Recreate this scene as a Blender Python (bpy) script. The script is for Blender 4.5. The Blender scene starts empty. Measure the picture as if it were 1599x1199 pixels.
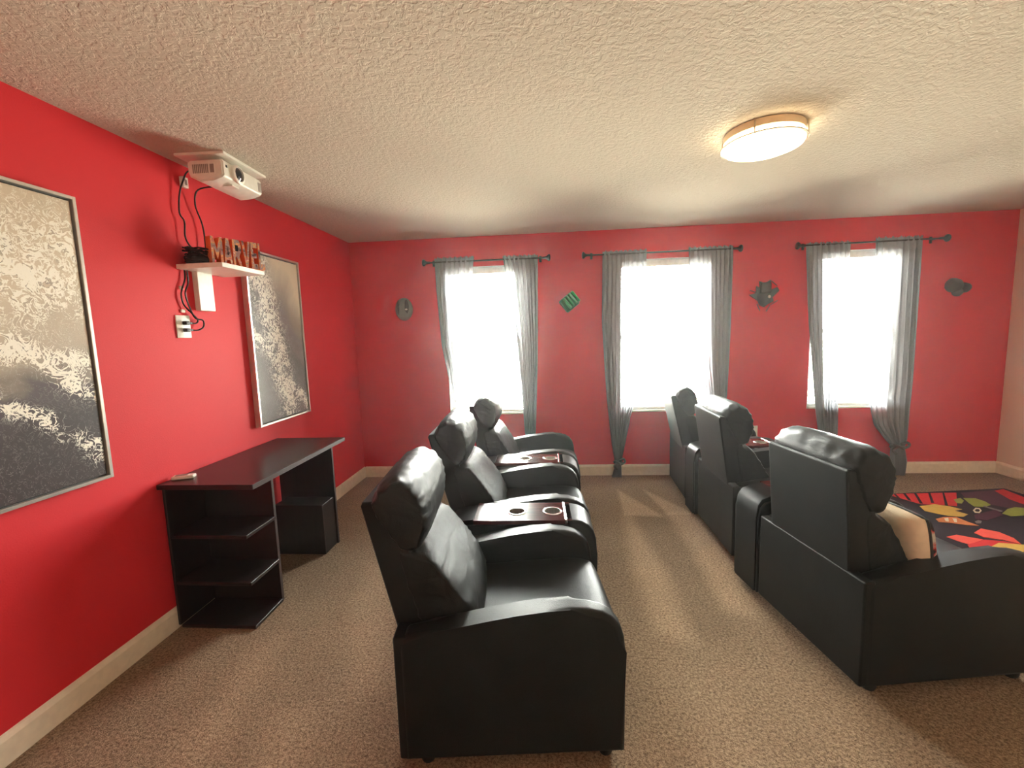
import bpy, bmesh, math, random
from mathutils import Vector, Matrix, noise
random.seed(7)
PI = math.pi
S = bpy.context.scene
COL = S.collection
H, D, W = 2.44, 4.3934, 6.2525          # ceiling height, back wall y, right wall x
YF = -1.7                                # wall behind the camera

# ------------------------------------------------------------------ camera, sky, exposure
def camera():
    yaw, pitch, roll = -0.0773077, -0.1126701, -0.0321780
    cy, sy = math.cos(yaw), math.sin(yaw)
    f = Vector((sy*math.cos(pitch), cy*math.cos(pitch), math.sin(pitch)))
    r = Vector((cy, -sy, 0)); u = r.cross(f)
    c, s = math.cos(roll), math.sin(roll)
    R, U = c*r + s*u, -s*r + c*u
    cd = bpy.data.cameras.new('camera'); o = bpy.data.objects.new('camera', cd); COL.objects.link(o)
    cd.sensor_width = 36; cd.lens = 678.35*36/1599; cd.clip_start = .02
    m = Matrix.Identity(4)
    for i in range(3):
        m[i][0], m[i][1], m[i][2] = R[i], U[i], -f[i]
    m[0][3], m[1][3], m[2][3] = 1.95137, 0, 1.46319
    o.matrix_world = m
    S.camera = o
camera()
S.view_settings.view_transform = 'Standard'; S.view_settings.look = 'None'
S.view_settings.exposure = .72; S.view_settings.gamma = 1; S.view_settings.use_curve_mapping = False
S.cycles.max_bounces = 10; S.cycles.diffuse_bounces = 6; S.cycles.glossy_bounces = 4
S.cycles.transparent_max_bounces = 24; S.cycles.caustics_reflective = False; S.cycles.caustics_refractive = False
S.cycles.sample_clamp_indirect = 10; S.cycles.volume_bounces = 1

SKY, GROUND, LAMP, GLARE_HAZE, AUREOLE = 54.0, 78.0, 9.0, .0036, 190.0
def world():
    w = bpy.data.worlds.new('sky'); S.world = w; w.use_nodes = True
    nt = w.node_tree; nt.nodes.clear()
    o = nt.nodes.new('ShaderNodeOutputWorld'); b = nt.nodes.new('ShaderNodeBackground')
    g = nt.nodes.new('ShaderNodeNewGeometry'); x = nt.nodes.new('ShaderNodeSeparateXYZ')
    r = nt.nodes.new('ShaderNodeValToRGB'); m = nt.nodes.new('ShaderNodeMapRange')
    tc = nt.nodes.new('ShaderNodeTexCoord')
    nt.links.new(tc.outputs['Generated'], x.inputs[0]); nt.links.new(x.outputs[2], m.inputs[0])
    m.inputs[1].default_value = -.25; m.inputs[2].default_value = .75
    nt.links.new(m.outputs[0], r.inputs[0])
    e = r.color_ramp.elements
    k = GROUND/SKY
    e[0].position = 0; e[0].color = (1.0*k, .90*k, .72*k, 1)
    e[1].position = 1; e[1].color = (.82, .90, 1.0, 1)
    a = e.new(.22); a.color = (.42*k, .40*k, .34*k, 1)
    a = e.new(.27); a.color = (1.0, .96, .88, 1)
    # hazy sky, brighter round the veiled sun
    az, el = math.radians(-18), math.radians(28)
    dp = nt.nodes.new('ShaderNodeVectorMath'); dp.operation = 'DOT_PRODUCT'
    nt.links.new(tc.outputs['Generated'], dp.inputs[0]); dp.inputs[1].default_value = (math.sin(az)*math.cos(el), math.cos(az)*math.cos(el), math.sin(el))
    def mth(op, a, bb):
        q = nt.nodes.new('ShaderNodeMath'); q.operation = op
        for i, v in enumerate((a, bb)):
            if isinstance(v, (int, float)): q.inputs[i].default_value = v
            else: nt.links.new(v, q.inputs[i])
        return q.outputs[0]
    gl = mth('POWER', mth('MAXIMUM', dp.outputs['Value'], 0.0), 5.0)
    up = nt.nodes.new('ShaderNodeMapRange'); nt.links.new(x.outputs[2], up.inputs[0]); up.inputs[1].default_value = -.03; up.inputs[2].default_value = .03
    gl = mth('MULTIPLY', mth('MULTIPLY', gl, up.outputs[0]), AUREOLE)
    b2 = nt.nodes.new('ShaderNodeBackground'); b2.inputs[0].default_value = (1, .95, .86, 1); nt.links.new(gl, b2.inputs[1])
    ad = nt.nodes.new('ShaderNodeAddShader')
    nt.links.new(r.outputs[0], b.inputs[0]); b.inputs[1].default_value = SKY
    nt.links.new(b.outputs[0], ad.inputs[0]); nt.links.new(b2.outputs[0], ad.inputs[1]); nt.links.new(ad.outputs[0], o.inputs[0])
world()
WIN = [(.96, 1.845), (2.672, 3.566), (4.49, 5.365)]
WZ0, WZ1 = .655, 2.15
for (a, b) in WIN:                        # sampling portals in the window openings (they emit nothing themselves)
    l = bpy.data.lights.new('window_portal', 'AREA'); l.shape = 'RECTANGLE'; l.size = b-a; l.size_y = WZ1-WZ0
    l.cycles.is_portal = True
    o = bpy.data.objects.new('window_portal', l); COL.objects.link(o)
    o.location = ((a+b)/2, D+.16, (WZ0+WZ1)/2); o.rotation_euler = (-PI/2, 0, 0)

# ------------------------------------------------------------------ materials
class NT:
    def __init__(s, name):
        s.m = bpy.data.materials.new(name); s.m.use_nodes = True; s.t = s.m.node_tree
        s.p = s.t.nodes['Principled BSDF']; s.out = s.t.nodes['Material Output']
    def n(s, typ, **kw):
        nd = s.t.nodes.new(typ)
        for k, v in kw.items(): setattr(nd, k, v)
        return nd
    def l(s, a, b): s.t.links.new(a, b)
    def coord(s, kind='Object'): return s.n('ShaderNodeTexCoord').outputs[kind]
    def noise(s, scale, detail=3, rough=.5, dist=0, vec=None):
        nd = s.n('ShaderNodeTexNoise'); nd.inputs['Scale'].default_value = scale
        nd.inputs['Detail'].default_value = detail; nd.inputs['Roughness'].default_value = rough
        nd.inputs['Distortion'].default_value = dist
        if vec is not None: s.l(vec, nd.inputs['Vector'])
        return nd.outputs['Fac']
    def ramp(s, fac, stops):
        r = s.n('ShaderNodeValToRGB'); e = r.color_ramp.elements
        while len(e) < len(stops): e.new(.5)
        for el, (p, c) in zip(e, stops):
            el.position = p; el.color = (*c, 1) if len(c) == 3 else c
        s.l(fac, r.inputs[0]); return r.outputs[0]
    def math(s, op, a, b=None, c=None):
        nd = s.n('ShaderNodeMath', operation=op)
        for i, v in enumerate((a, b, c)):
            if v is None: continue
            if isinstance(v, (int, float)): nd.inputs[i].default_value = v
            else: s.l(v, nd.inputs[i])
        return nd.outputs[0]
    def mix(s, fac, a, b, typ='MIX'):
        nd = s.n('ShaderNodeMix', data_type='RGBA', blend_type=typ)
        for sock, v in ((nd.inputs[0], fac), (nd.inputs[6], a), (nd.inputs[7], b)):
            if isinstance(v, (int, float)): sock.default_value = v
            elif isinstance(v, tuple): sock.default_value = (*v, 1)
            else: s.l(v, sock)
        return nd.outputs[2]
    def bump(s, h, strength, dist=.01):
        b = s.n('ShaderNodeBump'); b.inputs['Strength'].default_value = strength; b.inputs['Distance'].default_value = dist
        s.l(h, b.inputs['Height']); s.l(b.outputs[0], s.p.inputs['Normal'])
    def base(s, v):
        if isinstance(v, tuple): s.p.inputs['Base Color'].default_value = (*v, 1)
        else: s.l(v, s.p.inputs['Base Color'])
    def set(s, rough=.5, metal=0, spec=.5):
        s.p.inputs['Roughness'].default_value = rough; s.p.inputs['Metallic'].default_value = metal
        s.p.inputs['Specular IOR Level'].default_value = spec

def simple(name, col, rough=.5, metal=0, spec=.5, var=.06, scale=30, bump=0, bscale=200):
    t = NT(name); t.set(rough, metal, spec); v = t.coord()
    n = t.noise(scale, 3, vec=v)
    t.base(t.ramp(n, [(.3, tuple(c*(1-var) for c in col)), (.7, tuple(min(1, c*(1+var)) for c in col))]))
    if bump: t.bump(t.noise(bscale, 2, vec=v), bump, .002)
    return t.m

def mat_wall(name, col):
    t = NT(name); t.set(.62, 0, .3); v = t.coord()
    t.base(t.ramp(t.noise(2.0, 2, vec=v), [(.3, tuple(c*.97 for c in col)), (.7, col)]))
    t.bump(t.noise(160, 4, .6, vec=v), .18, .004)
    return t.m
def mat_ceiling():
    t = NT('ceiling_knockdown'); t.set(.9, 0, .1); v = t.coord()
    t.base((.585, .53, .445))
    a = t.noise(46, 3, .55, .5, vec=v)
    h = t.ramp(a, [(.42, (0, 0, 0)), (.56, (1, 1, 1))])
    b = t.noise(110, 2, .5, vec=v)
    hh = t.math('ADD', h, t.math('MULTIPLY', b, .35))
    t.bump(hh, .38, .006)
    return t.m
def mat_carpet():
    t = NT('carpet'); t.set(.95, 0, .05); v = t.coord()
    a = t.noise(95, 3, .65, .4, vec=v); b = t.noise(300, 2, .6, vec=v); c = t.noise(3.2, 4, .6, vec=v)
    s = t.math('ADD', t.math('MULTIPLY', a, .6), t.math('MULTIPLY', b, .4))
    col = t.ramp(s, [(.38, (.135, .088, .058)), (.62, (.50, .37, .25))])
    at = t.n('ShaderNodeAttribute'); at.attribute_name = 'pile'
    k = t.math('ADD', t.math('MULTIPLY', at.outputs['Fac'], .75), t.math('MULTIPLY', t.math('SUBTRACT', c, .5), .35))
    k = t.math('ADD', k, .72)
    cc = t.n('ShaderNodeCombineColor')
    for i in range(3): t.l(k, cc.inputs[i])
    t.base(t.mix(1.0, col, cc.outputs[0], 'MULTIPLY'))
    t.bump(s, .9, .012)
    return t.m
def mat_leather(name, fold):
    t = NT(name); t.set(.43, 0, .17); v = t.coord()
    t.base(t.ramp(t.noise(6, 3, vec=v), [(.3, (.005, .0055, .0055)), (.7, (.0085, .009, .009))]))
    vo = t.n('ShaderNodeTexVoronoi'); vo.inputs['Scale'].default_value = 330; t.l(v, vo.inputs['Vector'])
    mp = t.n('ShaderNodeMapping'); t.l(v, mp.inputs[0]); mp.inputs['Scale'].default_value = (1.0, .45, 1.3)
    big = t.noise(11, 2, .45, .9, vec=mp.outputs[0])
    h = t.math('ADD', t.math('MULTIPLY', vo.outputs['Distance'], .25), t.math('MULTIPLY', big, fold))
    t.bump(h, .25, .006)
    return t.m
def mat_sheer():
    t = NT('sheer_grey_fabric'); v = t.coord()
    col = t.ramp(t.noise(240, 2, vec=v), [(.3, (.20, .205, .225)), (.7, (.26, .265, .285))])
    tr = t.n('ShaderNodeBsdfTransparent'); tl = t.n('ShaderNodeBsdfTranslucent'); df = t.n('ShaderNodeBsdfDiffuse')
    tr.inputs[0].default_value = (.94, .95, 1, 1)
    t.l(col, tl.inputs[0]); t.l(col, df.inputs[0])
    ga = t.n('ShaderNodeAttribute'); ga.attribute_name = 'gather'      # how many layers of cloth are bunched here
    m1 = t.n('ShaderNodeMixShader'); t.l(t.math('SUBTRACT', .5, t.math('MULTIPLY', ga.outputs['Fac'], .46)), m1.inputs[0]); t.l(df.outputs[0], m1.inputs[1]); t.l(tl.outputs[0], m1.inputs[2])
    lw = t.n('ShaderNodeLayerWeight'); lw.inputs[0].default_value = .35
    op = t.math('ADD', .70, t.math('MULTIPLY', lw.outputs['Facing'], .25))
    op = t.math('ADD', op, t.math('MULTIPLY', ga.outputs['Fac'], t.math('SUBTRACT', .9985, op)))
    m2 = t.n('ShaderNodeMixShader'); t.l(op, m2.inputs[0]); t.l(tr.outputs[0], m2.inputs[1]); t.l(m1.outputs[0], m2.inputs[2])
    t.l(m2.outputs[0], t.out.inputs[0]); return t.m
def mat_glass():
    t = NT('window_glass')
    tr = t.n('ShaderNodeBsdfTransparent'); gl = t.n('ShaderNodeBsdfGlossy'); gl.inputs['Roughness'].default_value = .02
    tr.inputs[0].default_value = (.93, .96, .95, 1)
    fr = t.n('ShaderNodeFresnel'); fr.inputs[0].default_value = 1.45
    m = t.n('ShaderNodeMixShader'); t.l(fr.outputs[0], m.inputs[0]); t.l(tr.outputs[0], m.inputs[1]); t.l(gl.outputs[0], m.inputs[2])
    t.l(m.outputs[0], t.out.inputs[0]); return t.m
def mat_slat():
    t = NT('white_blind_slat'); v = t.coord()
    c = t.ramp(t.noise(20, 2, vec=v), [(.3, (.84, .85, .83)), (.7, (.88, .88, .86))])
    df = t.n('ShaderNodeBsdfDiffuse'); tl = t.n('ShaderNodeBsdfTranslucent'); t.l(c, df.inputs[0]); t.l(c, tl.inputs[0])
    m = t.n('ShaderNodeMixShader'); m.inputs[0].default_value = .25; t.l(df.outputs[0], m.inputs[1]); t.l(tl.outputs[0], m.inputs[2])
    t.l(m.outputs[0], t.out.inputs[0]); return t.m
def mat_emit(name, col, k):
    t = NT(name); t.base((.9, .85, .75)); t.set(.5)
    v = t.coord(); n = t.noise(8, 2, vec=v)
    t.l(t.ramp(n, [(.3, tuple(c*.97 for c in col)), (.7, col)]), t.p.inputs['Emission Color'])
    t.p.inputs['Emission Strength'].default_value = k; return t.m
def mat_wood(name, dark, light, rough=.3, scale=(3, 40, 40), spec=.5):
    t = NT(name); t.set(rough, 0, spec)
    mp = t.n('ShaderNodeMapping'); t.l(t.coord(), mp.inputs[0]); mp.inputs['Scale'].default_value = scale
    t.base(t.ramp(t.noise(1.5, 5, .6, 1.2, vec=mp.outputs[0]), [(.35, dark), (.7, light)]))
    return t.m
def mat_painting(name, off, top, mid, dark, level, slope, bands):
    """abstract poured-paint canvas. level/slope: where the dark paint starts across the canvas; bands: (height, slope, width, amount) of the crackled white"""
    t = NT(name); t.set(.45, 0, .4)
    gen = t.coord('Generated')
    mp = t.n('ShaderNodeMapping'); t.l(gen, mp.inputs[0])
    mp.inputs['Location'].default_value = (0, off, off*.37); mp.inputs['Scale'].default_value = (1, .63, 1.18)
    v = mp.outputs[0]
    sx = t.n('ShaderNodeSeparateXYZ'); t.l(gen, sx.inputs[0])
    U, V = sx.outputs[1], sx.outputs[2]
    low = t.math('SUBTRACT', t.noise(2.6, 4, .5, 1.0, vec=v), .5)
    g = t.math('ADD', t.math('SUBTRACT', t.math('SUBTRACT', V, level), t.math('MULTIPLY', U, slope)), t.math('MULTIPLY', low, .38))
    g = t.math('ADD', g, .5)
    ground = t.ramp(g, [(.30, dark), (.42, tuple(d*1.7 for d in dark)), (.50, tuple(m*.75 for m in mid)), (.58, mid), (.80, top)])
    dens = None
    for c, m, w, a in bands:
        q = t.math('SUBTRACT', t.math('SUBTRACT', V, c), t.math('MULTIPLY', U, m))
        q = t.math('DIVIDE', t.math('ADD', q, t.math('MULTIPLY', low, .22)), w)
        q = t.math('MULTIPLY', t.math('EXPONENT', t.math('MULTIPLY', t.math('MULTIPLY', q, q), -1.0)), a)
        dens = q if dens is None else t.math('MAXIMUM', dens, q)
    cr = t.noise(21, 6, .60, 1.8, vec=v)
    reg = t.noise(5.0, 4, .62, 1.4, vec=v)
    thr = t.math('MULTIPLY', t.math('MULTIPLY', dens, t.ramp(reg, [(.36, (.15, .15, .15)), (.54, (1, 1, 1))])), .105)
    ridge = t.math('ABSOLUTE', t.math('SUBTRACT', cr, .5))
    mr = t.n('ShaderNodeMapRange'); t.l(t.math('SUBTRACT', thr, ridge), mr.inputs[0]); mr.inputs[1].default_value = -.006; mr.inputs[2].default_value = .014
    amt = mr.outputs[0]
    mk = t.n('ShaderNodeMapRange'); t.l(t.math('ABSOLUTE', t.math('SUBTRACT', cr, .605)), mk.inputs[0])
    mk.inputs[1].default_value = .035; mk.inputs[2].default_value = .012; mk.inputs[3].default_value = 0; mk.inputs[4].default_value = 1
    ink = t.math('MULTIPLY', t.math('MULTIPLY', mk.outputs[0], dens), t.ramp(reg, [(.40, (0, 0, 0)), (.55, (.75, .75, .75))]))
    ground = t.mix(ink, ground, (.13, .105, .10))
    t.base(t.mix(amt, ground, (.96, .92, .82)))
    t.bump(t.math('ADD', amt, t.math('MULTIPLY', cr, .3)), .35, .004)
    return t.m

M = dict(
    red=mat_wall('red_wall_paint', (.66, .020, .030)), beige=mat_wall('beige_wall_paint', (.82, .67, .54)),
    ceiling=mat_ceiling(), carpet=mat_carpet(), leather=mat_leather('black_leather', .5), soft=mat_leather('creased_black_leather', 4.5), sheer=mat_sheer(), glass=mat_glass(), slat=mat_slat(),
    trim=simple('white_trim_paint', (.86, .75, .61), .35), vinyl=simple('white_vinyl', (.86, .86, .84), .35),
    sill=simple('white_sill', (.88, .87, .84), .25), plastic=simple('white_plastic', (.82, .79, .72), .35),
    grille=simple('grey_grille', (.30, .26, .23), .6), lens=simple('dark_lens_glass', (.02, .022, .03), .06, 0, .8),
    rod=simple('dark_bronze_metal', (.045, .04, .042), .4, .6), desk=mat_wood('espresso_laminate', (.0065, .0038, .0038), (.014, .0075, .007), .34, (30, 2.5, 2.5)),
    deskedge=simple('espresso_edge', (.045, .03, .028), .4), plank=mat_wood('cherry_plank', (.03, .008, .008), (.075, .02, .018), .22, (3, 30, 30), .045),
    chrome=simple('chrome', (.86, .85, .83), .22, 1, var=.02), cup=simple('brushed_steel', (.62, .56, .5), .3, 1),
    black=simple('black_plastic', (.012, .012, .013), .45), cable=simple('black_cable', (.014, .012, .013), .5),
    foot=simple('black_foot', (.008, .008, .008), .5), silver=simple('silver_frame', (.80, .77, .72), .28, .75, var=.03),
    liner=simple('black_liner', (.02, .02, .02), .5), lampwhite=simple('lamp_pan', (.85, .66, .42), .45), lampring=simple('nickel_band', (.62, .52, .38), .3, .8),
    diffuser=mat_emit('lamp_diffuser', (1, .80, .50), LAMP),
    cream=simple('cream_cotton', (.74, .61, .45), .9, 0, .1, .05, 40, .3, 300), piping=simple('black_piping', (.02, .02, .022), .7),
    printred=simple('red_print', (.55, .03, .035), .85, 0, .1), printdark=simple('dark_print', (.03, .02, .028), .85, 0, .1),
    printplum=simple('plum_print', (.085, .03, .05), .85, 0, .1), printgold=simple('gold_print', (.62, .40, .10), .85, 0, .1),
    printgreen=simple('green_print', (.30, .33, .07), .85, 0, .1), printgrey=simple('grey_print', (.20, .17, .17), .85, 0, .1),
    printorange=simple('orange_print', (.60, .20, .08), .85, 0, .1), printcream=simple('pale_print', (.72, .62, .48), .85, 0, .1),
    printcoral=simple('coral_print', (.72, .09, .07), .85, 0, .1),
    plaquegrey=simple('grey_plaque', (.19, .20, .19), .5), plaquedark=simple('charcoal_plaque', (.065, .06, .06), .55),
    plaquegreen=simple('green_plaque', (.035, .30, .11), .5), plaqueshade=simple('shaded_green_plaque', (.02, .12, .05), .5), bead=simple('white_bead', (.9, .9, .88), .3),
    block=simple('orange_block', (.80, .17, .045), .5),
    paint1=mat_painting('grey_pour_painting', 0.0, (.66, .56, .43), (.50, .42, .33), (.05, .038, .042), .36, .06,
                        [(.76, 0, .17, 1.0), (.50, -.08, .035, .8), (.72, -.42, .055, 1.0), (.50, -.42, .03, .7)]),
    paint2=mat_painting('cream_pour_painting', 3.3, (.95, .87, .69), (.42, .36, .30), (.135, .115, .11), 1.02, -.56,
                        [(1.40, -2.3, .42, 1.0), (.55, -.5, .07, .8)]),
)
_lt = NT('letter_print'); _lt.set(.5)
_n = _lt.noise(16, 4, .6, 1.0, vec=_lt.coord())
_lt.base(_lt.ramp(_n, [(.36, (.06, .045, .055)), (.43, (.42, .20, .18)), (.49, (.34, .28, .30)), (.54, (.85, .42, .16)), (.60, (.62, .16, .15)), (.66, (.88, .76, .62))]))
M['letter'] = _lt.m

# ------------------------------------------------------------------ mesh helpers
def obj(name, bm, mats, parent=None, smooth=None, wn=False):
    if smooth is not None:
        for f in bm.faces: f.smooth = True
    me = bpy.data.meshes.new(name)
    bmesh.ops.recalc_face_normals(bm, faces=bm.faces)
    bm.to_mesh(me); bm.free()
    for m in (mats if isinstance(mats, (list, tuple)) else [mats]): me.materials.append(m)
    if smooth is not None: me.set_sharp_from_angle(angle=math.radians(smooth))
    o = bpy.data.objects.new(name, me); COL.objects.link(o)
    if parent is not None: o.parent = parent
    if wn:
        w = o.modifiers.new('weighted_normal', 'WEIGHTED_NORMAL'); w.keep_sharp = True
    return o
def thing(name, label, cat, loc=(0, 0, 0), rz=0, group=None):
    o = bpy.data.objects.new(name, None); COL.objects.link(o); o.location = loc; o.rotation_euler = (0, 0, rz)
    o.empty_display_size = .1; tag(o, label, cat, group); return o
def tag(o, label, cat, group=None):
    o['label'] = label; o['category'] = cat
    if group: o['group'] = group
    return o
def struct(o): o['kind'] = 'structure'; return o
def box(bm, x0, x1, y0, y1, z0, z1, bev=0, seg=2, mat=0):
    r = bmesh.ops.create_cube(bm, size=1)
    for v in r['verts']:
        v.co = Vector((x0+(v.co.x+.5)*(x1-x0), y0+(v.co.y+.5)*(y1-y0), z0+(v.co.z+.5)*(z1-z0)))
    fs = list({f for v in r['verts'] for f in v.link_faces})
    for f in fs: f.material_index = mat
    if bev:
        es = list({e for v in r['verts'] for e in v.link_edges})
        b = bmesh.ops.bevel(bm, geom=es, offset=bev, segments=seg, profile=.5, affect='EDGES')
        for f in b['faces']: f.material_index = mat
    return bm
def nbox(*a, **k): return box(bmesh.new(), *a, **k)
def prism(bm, pts, axis, a, b, mat=0):
    """closed outline pts extruded along axis 'x','y' or 'z' from a to b; the points are the other two coordinates in order"""
    def co(p, t):
        return {'x': (t, p[0], p[1]), 'y': (p[0], t, p[1]), 'z': (p[0], p[1], t)}[axis]
    A = [bm.verts.new(co(p, a)) for p in pts]; B = [bm.verts.new(co(p, b)) for p in pts]
    n = len(pts); fs = [bm.faces.new(A[::-1]), bm.faces.new(B)]
    for i in range(n): fs.append(bm.faces.new((A[i], A[(i+1) % n], B[(i+1) % n], B[i])))
    for f in fs: f.material_index = mat
    return fs
def lathe(bm, prof, c=(0, 0, 0), axis='z', n=24, mat=0, sx=1, sy=1):
    """prof: (radius, height) pairs, closed at both ends when radius is 0"""
    rings = []
    for r, h in prof:
        if r < 1e-6: rings.append([bm.verts.new((0, 0, h))])
        else: rings.append([bm.verts.new((r*sx*math.cos(2*PI*i/n), r*sy*math.sin(2*PI*i/n), h)) for i in range(n)])
    vs = [v for r in rings for v in r]
    for a, b in zip(rings, rings[1:]):
        for i in range(n):
            j = (i+1) % n
            if len(a) == 1 and len(b) == 1: continue
            if len(a) == 1: f = bm.faces.new((a[0], b[i], b[j]))
            elif len(b) == 1: f = bm.faces.new((a[i], a[j], b[0]))
            else: f = bm.faces.new((a[i], a[j], b[j], b[i]))
            f.material_index = mat
    rot = {'z': Matrix.Identity(3), 'x': Matrix.Rotation(PI/2, 3, 'Y'), 'y': Matrix.Rotation(-PI/2, 3, 'X')}[axis]
    for v in vs: v.co = rot @ v.co + Vector(c)
    return vs
def tube(bm, pts, r, n=8, mat=0, closed=False):
    P = [Vector(p) for p in pts]; rings = []
    up = Vector((0, 0, 1))
    for i, p in enumerate(P):
        t = (P[min(i+1, len(P)-1)] - P[max(i-1, 0)]).normalized()
        a = t.cross(up if abs(t.dot(up)) < .95 else Vector((1, 0, 0))).normalized(); b = t.cross(a)
        rr = r[i] if isinstance(r, (list, tuple)) else r
        rings.append([bm.verts.new(p + rr*(math.cos(2*PI*k/n)*a + math.sin(2*PI*k/n)*b)) for k in range(n)])
    for A, B in zip(rings, rings[1:]):
        # keep rings aligned
        k0 = min(range(n), key=lambda k: (B[k].co-A[0].co).length)
        for k in range(n):
            f = bm.faces.new((A[k], A[(k+1) % n], B[(k+1+k0) % n], B[(k+k0) % n])); f.material_index = mat
    bm.faces.new(rings[0][::-1]).material_index = mat; bm.faces.new(rings[-1]).material_index = mat
    return bm
def spline(pts, k=6):
    P = [Vector(p) for p in pts]; out = []
    for i in range(len(P)-1):
        p0, p1, p2, p3 = P[max(i-1, 0)], P[i], P[i+1], P[min(i+2, len(P)-1)]
        for j in range(k):
            t = j/k
            out.append(.5*((2*p1)+(p2-p0)*t+(2*p0-5*p1+4*p2-p3)*t*t+(3*p1-p0-3*p2+p3)*t**3))
    out.append(P[-1]); return out
def spline2(pts, k=5, closed=True):
    n = len(pts); out = []
    for i in range(n):
        p0, p1, p2, p3 = [Vector(pts[(i+d) % n]) for d in (-1, 0, 1, 2)]
        for j in range(k):
            t = j/k
            out.append(tuple(.5*((2*p1)+(p2-p0)*t+(2*p0-5*p1+4*p2-p3)*t*t+(3*p1-p0-3*p2+p3)*t**3)))
    return out
def interp(tab, z):
    tab = sorted(tab)
    if z <= tab[0][0]: return tab[0][1:]
    for a, b in zip(tab, tab[1:]):
        if z <= b[0]:
            t = (z-a[0])/(b[0]-a[0]); return tuple(p+(q-p)*t for p, q in zip(a[1:], b[1:]))
    return tab[-1][1:]

# ------------------------------------------------------------------ the room
def in_poly(x, y, poly):
    c = False; n = len(poly)
    for i in range(n):
        (x1, y1), (x2, y2) = poly[i], poly[(i+1) % n]
        if (y1 > y) != (y2 > y) and x < (x2-x1)*(y-y1)/(y2-y1)+x1: c = not c
    return c
def seg_d(x, y, poly):
    d = 9
    for i in range(len(poly)):
        (x1, y1), (x2, y2) = poly[i], poly[(i+1) % len(poly)]
        vx, vy = x2-x1, y2-y1; t = max(0, min(1, ((x-x1)*vx+(y-y1)*vy)/(vx*vx+vy*vy)))
        d = min(d, math.hypot(x-x1-t*vx, y-y1-t*vy))
    return d
PILE = [  # vacuum strokes in the carpet pile: outline, lift, softness
    ([(2.595, 3.98), (2.555, 3.40), (2.86, 3.36)], .75, .014),
    ([(2.83, 3.98), (2.90, 3.40), (3.12, 3.40)], .75, .014),
    ([(2.56, 3.38), (2.60, 3.38), (2.66, 2.55), (2.62, 1.95), (2.45, 2.0), (2.47, 2.7)], .62, .05),
    ([(2.90, 3.42), (3.12, 3.4), (3.10, 2.75), (2.98, 2.15), (2.86, 2.2), (2.90, 2.8)], .64, .05),
    ([(2.60, 3.37), (2.89, 3.40), (2.88, 2.8), (2.84, 2.0), (2.66, 1.9), (2.67, 2.55)], -.10, .02),
    ([(2.3, 2.0), (2.62, 1.9), (2.55, .9), (2.2, .8)], .15, .12),
    ([(.75, 2.65), (.95, 2.55), (1.25, 1.65), (1.1, 1.55), (.9, 2.0)], .32, .06),
    ([(.5, 1.9), (.62, 1.95), (.8, 1.0), (.65, .9)], .30, .06),
    ([(.85, 1.5), (.98, 1.5), (1.3, .7), (1.1, .7)], .28, .06),
]
def floor():
    bm = bmesh.new(); lay = bm.verts.layers.float.new('pile')
    st = .02; nx = int(W/st)+1; ny = int((D-YF)/st)+1; g = []
    for j in range(ny+1):
        row = []
        for i in range(nx+1):
            x, y = min(W, i*W/nx), YF+j*(D-YF)/ny
            v = bm.verts.new((x, y, 0)); k = 0
            if .3 < x < 3.3 and .5 < y < 4.05:
                for poly, a, s in PILE:
                    d = seg_d(x, y, poly); d = d if in_poly(x, y, poly) else -d
                    k += a*max(0, min(1, .5+d/(2*s)))
            v[lay] = k+.28
            row.append(v)
        g.append(row)
    for j in range(ny):
        for i in range(nx): bm.faces.new((g[j][i], g[j][i+1], g[j+1][i+1], g[j+1][i]))
    return struct(obj('floor', bm, M['carpet']))
floor()
struct(obj('ceiling', nbox(-.15, W+.15, YF-.15, D+.15, H, H+.12), M['ceiling']))
struct(obj('wall_left', nbox(-.15, 0, YF, D+.15, -.1, H), M['red']))
struct(obj('wall_right', nbox(W, W+.15, YF, D+.15, -.1, H), M['beige']))
struct(obj('wall_front', nbox(-.15, W+.15, YF-.15, YF, -.1, H), M['beige']))
bm = bmesh.new()
xs = [0]+[v for w in WIN for v in w]+[W]
for i in range(0, len(xs), 2): box(bm, xs[i], xs[i+1], D, D+.15, -.1, H)
for a, b in WIN:
    box(bm, a, b, D, D+.15, -.1, WZ0); box(bm, a, b, D, D+.15, WZ1, H)
struct(obj('wall_back', bm, M['red']))
def baseboard(name, p0, p1, inward):
    h, t = .112, .014
    bm = bmesh.new(); prof = [(0, 0), (t, 0), (t, h-.022), (t*.72, h-.012), (t*.45, h-.004), (0, h)]
    p0, p1, inw = Vector(p0), Vector(p1), Vector(inward)
    A = [bm.verts.new(p0+inw*a+Vector((0, 0, b))) for a, b in prof]; B = [bm.verts.new(p1+inw*a+Vector((0, 0, b))) for a, b in prof]
    n = len(prof); bm.faces.new(A); bm.faces.new(B[::-1])
    for i in range(n): bm.faces.new((A[i], B[i], B[(i+1) % n], A[(i+1) % n]))
    return struct(obj(name, bm, M['trim']))
baseboard('baseboard_left', (0, YF, 0), (0, D, 0), (1, 0, 0))
baseboard('baseboard_back', (0.014, D, 0), (W-.014, D, 0), (0, -1, 0))
baseboard('baseboard_right', (W, YF, 0), (W, D, 0), (-1, 0, 0))
baseboard('baseboard_front', (0.014, YF, 0), (W-.014, YF, 0), (0, 1, 0))

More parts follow.
